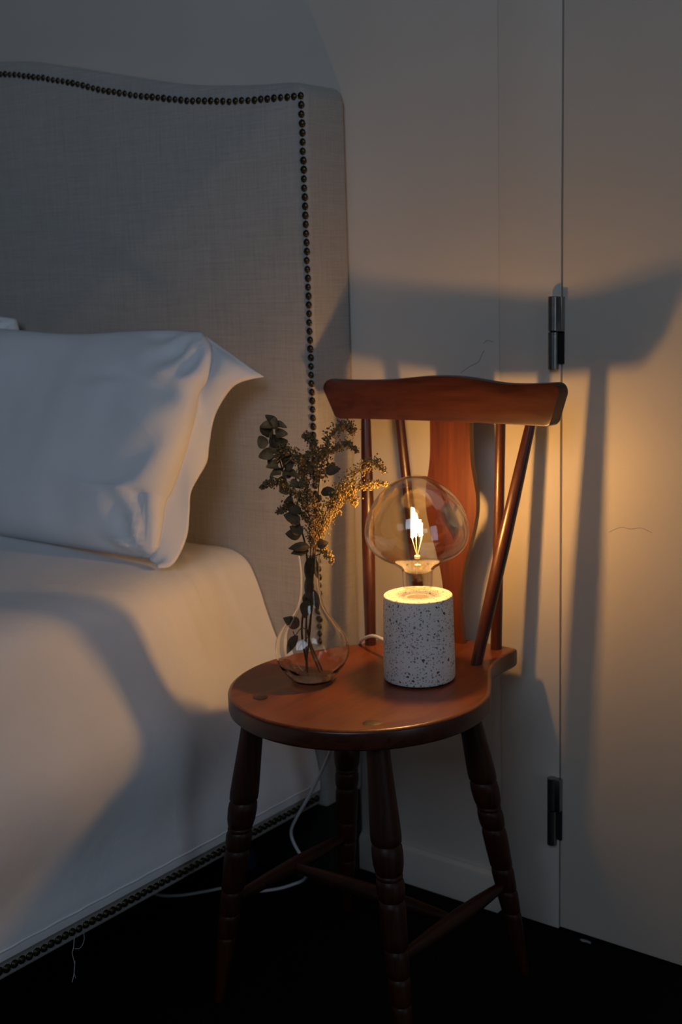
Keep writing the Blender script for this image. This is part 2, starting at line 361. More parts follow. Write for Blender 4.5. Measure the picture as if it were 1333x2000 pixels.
# sheet over mattress and side
prof = [(-2.56, .540), (-2.40, .558), (-1.9, .561), (-1.6, .563), (-1.48, .562), (-1.405, .560), (-1.365, .552), (-1.338, .535), (-1.323, .509), (-1.312, .483), (-1.299, .447), (-1.283, .410), (-1.260, .365), (-1.236, .310), (-1.216, .250), (-1.206, .210), (-1.2035, .185), (-1.2040, .1715)]
pc = crm([(a, b, 0) for a, b in prof], 10)
NY = 170; ys = [-0.1035 - 1.75 * (i / NY) ** 1.45 for i in range(NY + 1)]
vs = []; fs = []; n = len(pc)
side0 = 70
for i, yy in enumerate(ys):
    for j, p in enumerate(pc):
        x, zz = p.x, p.y
        d = min(1.0, max(0.0, (-0.1035 - yy) / 0.03))
        edge = sstep(-1.46, -1.30, x)              # 0 on top, 1 on the side
        fade = sstep(0.19, 0.30, zz)
        # broad sag lines plus pulled folds near the headboard corner
        a = noise.noise(Vector((x * 2.2, yy * 2.2, zz * 2.2))) * 0.010
        b = noise.noise(Vector((x * 9 + yy * 3, yy * 6, zz * 9 + 4))) * 0.0026
        ph = (yy + .22 * (x + 1.45) + .10 * (zz - .55)) * 52 + 5.5 * noise.noise(Vector((x * 5, yy * 6, zz * 3 + 2)))
        fold = (0.5 - abs(math.sin(ph)) ** .7) * 0.0085 * max(0.0, 0.26 + 1.3 * noise.noise(Vector((yy * 8, x * 6, 5)))) * sstep(-0.46, -0.14, yy) * sstep(0.33, 0.46, zz) * sstep(-1.54, -1.40, x)
        vert = math.sin(yy * 34 + zz * 9 + 3 * noise.noise(Vector((yy * 3, zz * 3, 7)))) * 0.0022 * edge * sstep(.40, .25, zz)
        bul = 0.006 * math.sin(max(0, min(1, (zz - .17) / .3)) * math.pi) * edge * (0.5 + noise.noise(Vector((yy * 2.5, 0, 9))))
        nx = edge; nz = 1 - edge * 0.8
        q = (a + b) * fade + fold + (vert + bul) * fade
        out = 0.060 * sstep(0.10, 0.44, -yy) * sstep(-1.62, -1.36, x) * sstep(0.20, 0.40, zz)   # the side swells outward away from the headboard
        vs.append((x + out + nx * q, yy, zz + nz * q - 0.012 * (1 - sstep(0, 1, d)) * (1 - edge) * 0.5))
for i in range(NY):
    for j in range(n - 1):
        fs.append((i * n + j, i * n + j + 1, (i + 1) * n + j + 1, (i + 1) * n + j))
sheet = mesh_obj('bed_sheet', vs, fs, M['cotton'], sharp=180)
so = sheet.modifiers.new('thickness', 'SOLIDIFY'); so.thickness = 0.0025; so.offset = -1
tag(sheet, 'smooth white cotton sheet tucked over the mattress and down the bed side', 'sheet')
# hem stitched along the lower edge
mb = MB(); mb.tube([(RAILX + 0.0062 + 0.0002 * math.sin(k * .9), -0.1045 - 0.0175 * k, 0.1855 + 0.0006 * math.sin(k * 2.1)) for k in range(60)], 0.0012, 6); mb.obj('hem', M['cotton'], sheet)

# ------------------------------------------------------------------ pillows
def pillow(name, seamR, edgeR, left_x, zt, zbm, yt, yb, Tf, Tb, seed, flange=True):
    # seamR: points bottom -> top of the right seam; edgeR: matching points on the flange edge
    S = crm(seamR, 8); E = crm(edgeR, 8); nvv = 48; nu = 72
    def samp(C, t):
        k = t * (len(C) - 1); i = min(int(k), len(C) - 2); return C[i].lerp(C[i + 1], k - i)
    def base(u, v):
        s = samp(S, v)
        L = Vector((left_x + 0.02 * math.sin(v * math.pi), yb + (yt - yb) * v - 0.0, zbm + (zt - zbm) * v))
        p = L.lerp(s, u)
        # top edge: nearly level, dipping a little between the corners
        p.z += 0.004 * math.sin(u * 9) * v * v
        return p
    N = Vector((0.05, -0.93, 0.36)).normalized()
    verts = []; faces = []; rows = []
    def prof(u, v):
        a = 1 - abs(2 * u - 1) ** 3.2; b = 1 - abs(2 * v - 1) ** 2.6
        return max(0, a * b) ** 0.55
    def wr(u, v, p):
        w = noise.noise(Vector((p.x * 5 + seed, p.y * 5, p.z * 5))) * 0.013
        w += noise.noise(Vector((p.x * 14 + seed, p.z * 9, 3))) * 0.0035
        rad = math.atan2(v - 0.50, (1.25 - u) * 1.6); r2 = sstep(0.55, 0.95, u)
        w += math.sin(rad * 17 + 4 * noise.noise(Vector((u * 4, v * 4, seed)))) * 0.0062 * r2 * sstep(1.0, .92, u)
        # pulled creases at the two right corners
        for cv in (0.0, 1.0):
            ang = math.atan2((v - cv) * 1.0, (1 - u) * 1.7 + 1e-4); dd = math.hypot((v - cv), (1 - u) * 1.7)
            w += math.sin(ang * 13 + 1.3) * 0.0075 * sstep(0.42, 0.12, dd) * sstep(0.0, 0.08, dd)
        return w
    for side, T in ((1, Tf), (-1, Tb)):
        for i in range(nu + 1):
            for j in range(nvv + 1):
                u = i / nu; v = j / nvv; p = base(u, v); h = prof(u, v)
                sag = 1.0 + 0.25 * (0.5 - v)
                q = p + N * side * (T * h * sag + wr(u, v, p) * min(1, h * 2.2) * (1 if side > 0 else .4))
                verts.append(q)
        o = 0 if side > 0 else (nu + 1) * (nvv + 1)
        for i in range(nu):
            for j in range(nvv):
                a = o + i * (nvv + 1) + j; faces.append((a, a + nvv + 1, a + nvv + 2, a + 1) if side > 0 else (a, a + 1, a + nvv + 2, a + nvv + 1))
    ob = mesh_obj(name, verts, faces, M['cotton'], sharp=180)
    if flange:
        vs = []; fs = []; nw = 10; nl = 64
        for i in range(nl + 1):
            t = i / nl; s = samp(S, t); e = samp(E, t); s = s + Vector((-0.008, 0.003, 0))
            for k in range(nw + 1):
                w = k / nw; p = s.lerp(e, w)
                off = math.sin(t * 15 + w * 2.0) * 0.004 * w + math.sin(t * 31 + 1) * 0.0016 * w + 0.0 + 0.012 * math.sin(w * math.pi) * sstep(.62, .80, t) * sstep(1.0, .9, t) + .004 * math.sin(w * 9) * sstep(.16, .0, t)
                p = p + N * (off + 0.0015)
                vs.append(p)
        for i in range(nl):
            for k in range(nw):
                a = i * (nw + 1) + k; fs.append((a, a + 1, a + nw + 2, a + nw + 1))
        fl = mesh_obj('flange', vs, fs, M['cotton'], ob, sharp=180)
        m = fl.modifiers.new('thickness', 'SOLIDIFY'); m.thickness = 0.003; m.offset = 0
    return ob
seam = [(-1.371, -0.283, 0.568), (-1.358, -0.282, 0.592), (-1.360, -0.262, 0.655), (-1.355, -0.252, 0.673), (-1.338, -0.232, 0.738), (-1.337, -0.213, 0.785), (-1.339, -0.198, 0.816), (-1.325, -0.186, 0.842), (-1.330, -0.170, 0.877), (-1.362, -0.160, 0.906)]
edge = [(-1.343, -0.292, 0.559), (-1.333, -0.280, 0.566), (-1.330, -0.250, 0.606), (-1.333, -0.238, 0.639), (-1.335, -0.226, 0.665), (-1.324, -0.210, 0.706), (-1.324, -0.200, 0.735), (-1.322, -0.182, 0.784), (-1.296, -0.168, 0.820), (-1.267, -0.160, 0.836), (-1.244, -0.158, 0.841)]
p1 = pillow('pillow', seam, edge, -1.99, 0.908, 0.566, -0.170, -0.275, 0.062, 0.030, 1.0)
tag(p1, 'plump white pillow with a flat stitched border leaning on the headboard nearest the chair', 'pillow')
seam2 = [(-1.93, -0.20, 0.585), (-1.90, -0.17, 0.70), (-1.865, -0.15, 0.80), (-1.842, -0.135, 0.89), (-1.850, -0.130, 0.925)]
edge2 = [(x + .02, y, z) for x, y, z in seam2]
p2 = pillow('pillow', seam2, edge2, -2.55, 0.985, 0.585, -0.135, -0.21, 0.045, 0.020, 5.0, flange=False)
tag(p2, 'white pillow at the far left, only its top corner showing behind the bordered pillow', 'pillow')

# ------------------------------------------------------------------ chair (local frame: +x right, +y towards the wall)
chair = tag(empty('chair', (-0.9653, -0.3056, 0.0), 0.0098), 'reddish brown turned wooden chair with round seat used as a bedside table', 'chair')
ZS = 0.45; TH = 0.0265; R = 0.176
half = [(R * math.sin(t), -R * math.cos(t)) for t in [math.radians(a) for a in range(0, 115, 5)]]   # front centre round to the side
half += [(.142, .103), (.127, .128), (.113, .153), (.104, .178), (.100, .200), (.0985, .222), (.0985, .246), (.0965, .2535), (.089, .2555), (.05, .257), (0.0, .2575)]
outl = half + [(-x, y) for x, y in reversed(half[1:-1])]
outl = [(p.x, p.y) for p in crm([(x, y, 0) for x, y in outl + [outl[0]]], 3)][:-1]
def dish(x, y):
    rho = math.hypot(x, y * 0.93); return 0.0055 * sstep(-0.004, 0.045, 0.172 - rho)
rings = []
def ring(sc, z, dz=True): return [(x * sc, y * sc, z - (dish(x * sc, y * sc) if dz else 0)) for x, y in outl]
for k in range(1, 31): rings.append(ring(0.97 * k / 30, ZS))
for a in (0, 30, 60, 90): rings.append(ring(0.97 + 0.03 * math.sin(math.radians(a)), ZS - 0.004 * (1 - math.cos(math.radians(a))), False))
for a in (90, 60, 30, 0): rings.append(ring(0.97 + 0.03 * math.sin(math.radians(a)), ZS - TH + 0.005 * (1 - math.cos(math.radians(a))), False))
rings.append(ring(0.5, ZS - TH, False))
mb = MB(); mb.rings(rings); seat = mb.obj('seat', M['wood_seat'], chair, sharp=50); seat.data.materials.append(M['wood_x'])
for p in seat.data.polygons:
    if p.normal.z < .35: p.material_index = 1          # darker wood puts the shade of rim and underside into the colour
for px, py in ((-.091, -.1005), (.091, -.1005)):
    mb = MB(); zt = ZS - dish(px, py)
    mb.rings([[(px + rr * math.cos(2 * math.pi * j / 20), py + rr * math.sin(2 * math.pi * j / 20), zt + h) for j in range(20)] for rr, h in ((.0115, -.006), (.0115, .0004), (.0105, .0007), (.004, .0008))])
    pl = mb.obj('tenon_plug', M['wood_dark'], seat); pl['label'] = 'darker round end of the leg tenon'
LEGZ = [(0, .0062), (.004, .0072), (.03, .0086), (.06, .0106), (.09, .0130), (.0965, .0130), (.0985, .0118), (.1005, .0132), (.112, .0140), (.126, .0146), (.1305, .0142), (.133, .0128), (.1355, .0146), (.146, .0151), (.160, .0156), (.165, .0152), (.168, .0137), (.171, .0156), (.186, .0162), (.205, .0169), (.221, .0170), (.2255, .0163), (.2285, .0147), (.2315, .0168), (.240, .0178), (.249, .0178), (.2535, .0170), (.2555, .0158), (.2575, .0168), (.2600, .0168), (.2615, .0158), (.2640, .0174), (.272, .0190), (.286, .0197), (.2955, .0190), (.2985, .0170), (.3015, .0192), (.31, .0195), (.33, .0186), (.36, .0170), (.39, .0155), (.43, .0146)]
def axis(foot, top, z):
    t = z / 0.45; return Vector((foot[0] + (top[0] - foot[0]) * t, foot[1] + (top[1] - foot[1]) * t, z))
LEGS = {}
for sx in (-1, 1):
    for fy, ty, key in ((-.135, -.100, 'f'), (.163, .100, 'b')):
        foot = (sx * .1585, fy); tp = (sx * .096, ty); LEGS[(sx, key)] = (foot, tp)
        mb = MB(); mb.rings([[axis(foot, tp, z) + Vector((r * math.cos(2 * math.pi * j / 28), r * math.sin(2 * math.pi * j / 28), 0)) for j in range(28)] for z, r in LEGZ])
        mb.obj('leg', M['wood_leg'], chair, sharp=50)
SP = [(0, .0055), (.04, .0062), (.12, .0080), (.28, .0102), (.45, .0112), (.55, .0112), (.72, .0102), (.88, .0080), (.96, .0062), (1, .0055)]
mids = {}
for sx in (-1, 1):
    a = axis(*LEGS[(sx, 'f')], .152); b = axis(*LEGS[(sx, 'b')], .142); mids[sx] = (a + b) / 2
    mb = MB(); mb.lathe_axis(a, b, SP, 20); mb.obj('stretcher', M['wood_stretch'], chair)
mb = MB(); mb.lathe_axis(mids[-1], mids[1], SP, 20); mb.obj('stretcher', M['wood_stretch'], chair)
# back: the crest is a bent board, its face at y = YF(x) in the local frame
def YF(x): return 0.2130 - 0.75 * x * x + 0.050 * x
CT = 0.0195
ZT = [(-.19, .8365), (-.178, .8370), (-.155, .8360), (-.132, .8355), (-.108, .8358), (-.084, .8367), (-.068, .8382), (-.052, .8400), (-.032, .8422), (-.011, .8434), (.01, .8437), (.030, .8430), (.047, .8416), (.064, .8395), (.083, .8370), (.102, .8358), (.125, .8360), (.148, .8372), (.182, .8403), (.194, .8408)]
def ztop(x): return (lin(ZT, x - .008) + lin(ZT, x) + lin(ZT, x + .008)) / 3
def zbot(x): return 0.7790 + 0.008 * x + 0.0012 * (x / .18) ** 2
xs = [math.sin(math.pi / 2 * (-1 + 2 * k / 64)) for k in range(65)]
mb = MB(); rings = []
for t in xs:
    sec = []
    xt = .0035 + .1890 * t; xb = .0045 + .1735 * t
    rr = .008
    zt = ztop(xt); zb2 = zbot(xb)
    # cross section (front bottom -> front top -> back top -> back bottom), corners eased
    endk = max(0.0, (abs(t) - .94) / .06)
    zt -= 0.013 * (1 - math.sqrt(max(0, 1 - endk * endk))); zb2 += 0.005 * (1 - math.sqrt(max(0, 1 - endk * endk)))
    def P(xx, zz, d):
        base = Vector((xx, YF(xx), zz)); n2 = Vector((1.50 * xx - .050, 1, 0)).normalized(); return base + n2 * d
    def X(zz): k = (zz - zb2) / (zt - zb2); return xb + (xt - xb) * k
    b_ = .0025
    for d, zz in ((b_, zb2), (0.0006, zb2 + .0006), (0, zb2 + b_), (0, zb2 + (zt - zb2) * .33), (0, zb2 + (zt - zb2) * .66), (0, zt - b_ * 1.5), (.0008, zt - .0008), (b_ * 1.5, zt), (CT - b_ * 1.5, zt), (CT - .0008, zt - .0008), (CT, zt - b_ * 1.5), (CT, zb2 + (zt - zb2) * .5), (CT, zb2 + b_), (CT - b_, zb2)):
        sec.append(P(X(zz), zz, d))
    rings.append(sec)
mb.rings(rings); crest = mb.obj('crest_rail', M['wood_x'], chair, sharp=40)
def spindle(name, base, topp, prof, nm='wood_z'):
    mb = MB(); mb.lathe_axis(base, topp, prof, 20); return mb.obj(name, M[nm], chair)
SPB = [(0, .0086), (.05, .0082), (.3, .0079), (.6, .0074), (1, .0068)]
SPF = [(0, .0085), (.06, .0082), (.25, .0092), (.5, .0098), (.75, .0086), (.94, .0074), (1, .0060)]
for sx in (-1, 1):
    spindle('back_spindle', (sx * .062 + .010, .236, ZS - .012), ((-.0755, 0, .090)[sx + 1], YF(sx * .08) + .010, .795), SPB)
    spindle('brace_spindle', (sx * .089 - .006, .157, ZS - .012), ((-.128, 0, .141)[sx + 1], YF(sx * .135) + .0125, .793), SPF)
# fiddle-shaped splat with a heart cut through
SW = [(.440, .0195), (.452, .0185), (.471, .0160), (.496, .0142), (.525, .0145), (.554, .0185), (.583, .0260), (.612, .0350), (.635, .0405), (.655, .0430), (.675, .0425), (.697, .0385), (.723, .0345), (.750, .0335), (.790, .0335)]
sw = crm([(b, a, 0) for a, b in SW], 5)
right = [(p.x, p.y) for p in sw]; outer = right + [(-x, z) for x, z in reversed(right)]
heart = []
for k in range(40):
    t = 2 * math.pi * k / 40
    hx = 16 * math.sin(t) ** 3; hz = 13 * math.cos(t) - 5 * math.cos(2 * t) - 2 * math.cos(3 * t) - math.cos(4 * t)
    heart.append((.004 + hx / 16 * .0205, .636 + hz / 16 * .031))
bm = bmesh.new()
def loop(pts):
    v = [bm.verts.new((x, 0, z)) for x, z in pts]; return [bm.edges.new((v[i], v[(i + 1) % len(v)])) for i in range(len(v))]
es = loop(outer) + loop(heart)
bmesh.ops.triangle_fill(bm, edges=es, use_beauty=True, use_dissolve=False)
bmesh.ops.recalc_face_normals(bm, faces=bm.faces)
ext = bmesh.ops.extrude_face_region(bm, geom=list(bm.faces))
bmesh.ops.translate(bm, vec=(0, .0105, 0), verts=[e for e in ext['geom'] if isinstance(e, bmesh.types.BMVert)])
bmesh.ops.recalc_face_normals(bm, faces=bm.faces)
me = bpy.data.meshes.new('splat'); bm.to_mesh(me); bm.free(); me.materials.append(M['wood_splat'])
me.polygons.foreach_set('use_smooth', [True] * len(me.polygons)); me.set_sharp_from_angle(angle=math.radians(50))
splat = link(bpy.data.objects.new('splat', me), chair); splat.location = (0.002, 0.229, 0)

# ------------------------------------------------------------------ lamp
LX, LY = -0.922, -0.228
def seat_z(x, y): # local dish under a world point
    return ZS - dish(x + .9653, y + .3056)
LZ = seat_z(LX, LY) + 0.0002
lamp = tag(empty('table_lamp', (LX, LY, LZ)), 'lit round amber glass bulb lamp on a speckled terrazzo cylinder on the chair', 'lamp')
HB = 0.1178
def lathe(name, prof, mat, parent, seg=64, cap0=False, cap1=False, closed_prof=False, sharp=35, loc=None, twist=None):
    rings = []
    for z, r in prof:
        row = []
        for j in range(seg):
            a = 2 * math.pi * j / seg; k = twist(a, z) if twist else 1.0
            row.append((r * k * math.cos(a), r * k * math.sin(a), z))
        rings.append(row)
    mb = MB(); mb.rings(rings, cap0, cap1)
    return mb.obj(name, mat, parent, sharp=sharp, loc=loc)
lathe('lamp_base', [(0.0018, .030), (0.0018, .0455), (.003, .0478), (.006, .0490), (.03, .0487), (.07, .0478), (HB - .003, .0468), (HB - .0008, .0464), (HB, .0455), (HB, .0228), (HB - .0008, .0222), (HB - .02, .0222), (HB - .02, .004)], M['terrazzo'], lamp, cap0=True, cap1=True)
lathe('base_pad', [(0, .0440), (.0018, .0450)], M['gap'], lamp, cap0=True, cap1=True)
lathe('socket', [(HB - .0195, .0190), (HB - .004, .0190), (HB - .004, .0150), (HB - .012, .0145)], M['cap'], lamp, cap1=True)
# bulb: outer profile in heights above the table, then the inner wall
bp = [(.118, .0196), (.130, .0204), (.1375, .0206), (.1425, .0216), (.1465, .0250), (.1500, .0305), (.1550, .0395), (.1610, .0500), (.1690, .0600), (.1795, .0670), (.1925, .0698), (.2065, .0684), (.2200, .0646), (.2350, .0570), (.2480, .0470), (.2590, .0340), (.2660, .0210), (.2695, .0100), (.2703, .0010)]
sm = [(p.x, p.y) for p in crm([(z, r, 0) for z, r in bp], 4)]
inner = [(z + (.0 if z < .15 else (-.0009 if z > .19 else .0009)), max(.0003, r - .0009)) for z, r in sm]
sm[-1] = (.2703, .0002); inner[-1] = (.2694, .0002)
DZ = HB + 0.45 - LZ - .1138
bulb = lathe('bulb', [(z + DZ, r) for z, r in sm] + [(z + DZ, r) for z, r in reversed(inner)], M['bulb'], lamp, seg=72, sharp=180)
for z0, z1, pr in ((.128, .150, [(0, .0085), (.55, .0078), (.75, .0048), (1, .0044)]), (.150, .160, [(0, .0042), (.2, .0050), (.7, .0050), (1, .0032)])):
    mb = MB(); mb.lathe_axis((0, 0, z0 + DZ), (0, 0, z1 + DZ), pr, 20); mb.obj('glass_stem', M['stemglass'], bulb)
mb = MB(); mb.lathe_axis((0, 0, .1575 + DZ), (0, 0, .1625 + DZ), [(0, .0034), (.3, .0042), (.8, .0040), (1, .0026)], 14); mb.obj('stem_press', M['wire'], bulb)
# looped filament cage held by fine wires
FZ = .205
rdir = Vector((.793, .608, 0)); fdir = Vector((-.608, .793, 0))
mb = MB(); pts = []
NL = 9
cage = []
for k in range(NL):
    a = 2 * math.pi * k / NL; a2 = a + math.pi / NL
    hi = .0215 - .0175 * sstep(-.35, .75, math.cos(a)) + random.uniform(-.0015, .0015)      # the loops on one side stand taller
    cage.append((rdir * (math.cos(a) * .0052 - .0008) + fdir * (math.sin(a) * .0042) + Vector((0, 0, FZ + hi + DZ)),
                 rdir * (math.cos(a2) * .0072) + fdir * (math.sin(a2) * .0060) + Vector((0, 0, FZ - .0165 + random.uniform(-.002, .002) + DZ))))
for hi, lo in cage: pts += [lo * 0 + hi, lo]
fp = []
for a, b in zip(pts, pts[1:]):
    for k in range(5): fp.append(a.lerp(b, k / 5))
mb.tube(fp, 0.0011, 6); fil = mb.obj('filament', M['filament'], bulb)
mb = MB()
for k in range(0, NL, 2):
    lo = cage[k][1]; mb.tube([(0, 0, .160 + DZ), (lo.x * .55, lo.y * .55, (FZ - .03) + DZ), lo], 0.0004, 5)
mb.obj('support_wire', M['wire'], bulb)
# cord: over the seat edge, down to the floor and away under the bed
cpts = [(-.958, -.205, .4605), (-.985, -.194, .4670), (-1.012, -.183, .4725), (-1.036, -.176, .4735), (-1.056, -.168, .4660), (-1.074, -.158, .4545), (-1.098, -.138, .430), (-1.108, -.142, .385), (-1.120, -.155, .320), (-1.137, -.160, .268), (-1.175, -.160, .197), (-1.208, -.160, .145), (-1.221, -.160, .118), (-1.216, -.160, .098), (-1.193, -.162, .072), (-1.206, -.140, .044), (-1.232, -.120, .014), (-1.250, -.126, .0032), (-1.262, -.152, .0028), (-1.285, -.176, .0028), (-1.330, -.192, .0028), (-1.355, -.226, .0028), (-1.383, -.262, .0028), (-1.421, -.279, .0028), (-1.50, -.26, .0028), (-1.62, -.20, .0028)]
mb = MB(); mb.tube([(p.x - LX, p.y - LY, p.z - LZ) for p in crm(cpts, 8)], 0.0026, 10); cord = mb.obj('cord', M['cord'], lamp, sharp=180)
cord['label'] = 'white power cord running over the seat edge to the floor'

# ------------------------------------------------------------------ vase
VX, VY = -1.041, -0.311
VZ = seat_z(VX, VY) + 0.0002
vase = tag(empty('vase', (VX, VY, VZ)), 'clear glass bottle vase with a bulbous twisted body beside the lamp', 'vase')
vp = [(0.0, .018), (0.0, .0250), (.0015, .0285), (.006, .0330), (.014, .0388), (.026, .0452), (.038, .0482), (.046, .0484), (.056, .0470), (.068, .0422), (.080, .0340), (.090, .0262), (.100, .0202), (.112, .0160), (.126, .0138), (.142, .0130), (.158, .0133), (.168, .0142), (.174, .0152), (.1765, .0160)]
vo = [(p.x, p.y) for p in crm([(z, r, 0) for z, r in vp[2:]], 4)]
vo = [(0.0, .004), (0.0, .020), (0.0, .0262)] + vo
def lobes(a, z):
    k = sstep(.0, .02, z) * sstep(.115, .06, z); return 1 + .045 * k * math.cos(6 * (a + z * 9.0))
vi = [(max(z, .0042), max(.004, r - (.0017 if z > .02 else .0030))) for z, r in vo if z > .0035] ; vi = [(.0042, .004)] + vi
vi[-1] = (vi[-1][0] + .0004, vi[-1][1])
lathe('body', vo + [(z, r) for z, r in reversed(vi)], M['glass'], vase, seg=96, cap0=True, cap1=True, sharp=180, twist=lobes)

# ------------------------------------------------------------------ dried stems held in the vase
def Q(px, py, d=0.0):
    # photo-measured spot on the upright plane through the vase, moved d metres away from the viewer
    zc = (1320.0 - py) / 1390.0
    s = (px - (612.0 - zc * 47.5)) / 1428.0
    return Vector((VX, VY, .45 + zc)) + Vector((.793, .609, 0)) * s + Vector((-.609, .793, 0)) * d
ico = bmesh.new(); bmesh.ops.create_icosphere(ico, subdivisions=1, radius=1.0)
IV = [v.co.copy() for v in ico.verts]; IF = [tuple(v.index for v in f.verts) for f in ico.faces]; ico.free()
def bud(mb, p, r):
    ax = Vector((random.uniform(-1, 1), random.uniform(-1, 1), random.uniform(-1, 1))).normalized(); M3 = Matrix.Rotation(random.uniform(0, 6), 3, ax)
    sc = Vector((r * random.uniform(.7, 1), r * random.uniform(.7, 1), r * random.uniform(1.0, 1.5)))
    mb.add([p + M3 @ Vector((v.x * sc.x, v.y * sc.y, v.z * sc.z)) for v in IV], IF)
def leaf_mesh(mb, p, d, n, L, wd, cup=.25, round_=False):
    d = d.normalized(); n = (n - d * n.dot(d)).normalized(); s = d.cross(n)
    rows = []; NN = 9
    for i in range(NN + 1):
        t = i / NN
        w = (wd * math.sqrt(max(0, 1 - (2 * t - 1) ** 2)) if round_ else wd * math.sin(math.pi * t ** .8) ** .8) if 0 < t < 1 else wd * (.25 if round_ and t == 1 else .04)
        c = p + d * (L * t) - n * (cup * L * (t - .2) ** 2)
        rows.append([c - s * w + n * (cup * w * .7), c - s * w * .5 + n * cup * w * .2, c, c + s * w * .5 + n * cup * w * .2, c + s * w + n * (cup * w * .7)])
    th = n * -.0005
    vs = [q for r in rows for q in r]; nvx = len(vs); vs += [q + th for q in vs]; fs = []
    for i in range(NN):
        for j in range(4):
            a = i * 5 + j; fs.append((a, a + 1, a + 6, a + 5)); fs.append((nvx + a, nvx + a + 5, nvx + a + 6, nvx + a + 1))
    for i in range(NN):
        a = i * 5; fs.append((a, a + 5, nvx + a + 5, nvx + a)); a = i * 5 + 4; fs.append((a, nvx + a, nvx + a + 5, a + 5))
    mb.add(vs, fs)
def sprig(label, root, main, branches, leaves, budmat, dens=1.0):
    # root: point in the vase bottom; main: px path (px, py, d); branches: list of px paths carrying buds
    t = tag(empty('dried_flower_stem', root), label, 'dried flower', None); r0 = Vector(root)
    mp = crm([root] + [Q(*m) for m in main], 8)
    mb = MB(); mb.tube([p - r0 for p in mp], [.0012 * (1 - .55 * i / len(mp)) for i in range(len(mp))], 6); mb.obj('stem', M['stem'], t)
    bb = MB()
    for br in branches:
        w = br[0]; pts = crm([Q(*b) for b in br[1:]], 10)
        mb = MB(); mb.tube([p - r0 for p in pts], [.0006 * (1 - .6 * i / len(pts)) for i in range(len(pts))], 5); mb.obj('branchlet', M['stem'], t)
        nn = len(pts)
        for i, p in enumerate(pts):
            k = i / nn; wid = w * (math.sin(math.pi * (k * .82 + .12)) ** .7)
            for _ in range(int(9 * dens)):
                off = Vector((random.gauss(0, 1), random.gauss(0, 1), random.gauss(.25, .85))) * wid * .52
                bud(bb, p + off - r0, random.uniform(.0009, .0017))
                if random.random() < .25:
                    f = MB()
    o = bb.obj('flower_buds', budmat, t, smooth=False); o['kind'] = 'stuff'
    for (px, py, d, dx, dz, L, wd) in leaves:
        mb = MB(); dirv = Vector((.793, .609, 0)) * dx + Vector((0, 0, dz)) + Vector((-.609, .793, 0)) * random.uniform(-.5, .2)
        leaf_mesh(mb, Q(px, py, d) - r0, dirv, Vector((.4, -.6, .6)), L, wd, .35); mb.obj('leaf', M['leaf'], t, sharp=60)
    return t
def vroot(dx, dy, h): return (VX + dx, VY + dy, VZ + h)
sprig('olive gold dried flower stem whose plumes arch right toward the lit bulb', vroot(-.010, -.004, .012),
      [(606, 1230, 0), (611, 1140, .001), (616, 1080, .002), (630, 1020, .0), (648, 985, -.002), (672, 950, -.004)],
      [(.0105, (640, 995, 0), (658, 962, -.006), (686, 935, -.010), (712, 918, -.012), (732, 914, -.013), (744, 928, -.013)),
       (.0075, (655, 985, 0), (684, 968, .006), (704, 962, .010), (730, 958, .012), (752, 958, .014)),
       (.0065, (675, 972, .004), (686, 982, .006), (693, 995, .008)),
       (.0115, (622, 1060, 0), (630, 1030, 0), (644, 1000, -.003), (664, 976, -.004), (690, 945, -.006)),
       (.0090, (628, 1040, .005), (645, 1012, .008), (660, 990, .010), (668, 970, .012)),
       (.0055, (630, 1068, -.006), (640, 1082, -.008), (648, 1098, -.009))],
      [(640, 995, .004, .9, .35, .020, .006), (652, 975, -.006, -.5, .8, .018, .006)], M['bud'])
sprig('tall dried flower stem rising straight up in the middle of the vase', vroot(.012, .006, .012),
      [(600, 1230, .002), (607, 1140, .002), (612, 1080, .002), (619, 1000, .004), (624, 940, .006), (634, 890, .008), (648, 858, .008)],
      [(.0100, (628, 905, .008), (638, 878, .008), (652, 856, .006), (668, 847, .006), (682, 852, .006), (686, 860, .006)),
       (.0070, (640, 895, .004), (658, 884, -.002), (676, 878, -.004), (696, 893, -.006)),
       (.0075, (622, 905, .008), (613, 884, .010), (606, 868, .012), (594, 862, .012)),
       (.0105, (618, 950, .004), (612, 925, 0), (628, 902, -.004), (642, 890, -.004)),
       (.0110, (620, 940, .008), (636, 925, .010), (650, 920, .012)),
       (.0080, (614, 1075, .006), (617, 1040, .008), (622, 1000, .010), (622, 975, .010))],
      [(612, 925, -.006, -.8, .4, .020, .008), (636, 930, -.004, .8, .35, .020, .008), (626, 968, .004, .9, .1, .018, .007), (606, 945, -.008, -.9, -.1, .018, .008)], M['bud2'])
sprig('dried flower stem spreading left with thin drooping plume tips', vroot(.002, -.014, .012),
      [(598, 1230, -.002), (604, 1140, -.002), (607, 1080, -.002), (604, 1020, -.004), (600, 970, -.006), (594, 920, -.008)],
      [(.0085, (598, 940, -.006), (588, 908, -.012), (572, 890, -.014), (556, 885, -.016), (543, 893, -.016)),
       (.0080, (600, 1000, -.004), (582, 972, -.010), (564, 955, -.012), (545, 942, -.012), (528, 945, -.012), (514, 953, -.012)),
       (.0070, (604, 1020, -.004), (586, 1004, .004), (572, 992, .008), (556, 998, .010), (543, 1006, .010)),
       (.0110, (608, 1060, -.004), (606, 1020, -.006), (600, 980, -.008), (597, 945, -.010)),
       (.0095, (598, 960, -.004), (590, 935, .002), (594, 910, .006), (606, 895, .008)),
       (.0080, (612, 1068, -.008), (614, 1030, -.010), (612, 990, -.010), (606, 960, -.010))],
      [(588, 1000, -.01, -.9, .3, .018, .007), (583, 1016, -.008, -.9, .5, .020, .009), (592, 1042, -.008, -.8, .6, .020, .008), (598, 910, -.01, -.6, .6, .018, .008), (620, 1066, -.012, .6, .3, .016, .007)], M['bud2'])
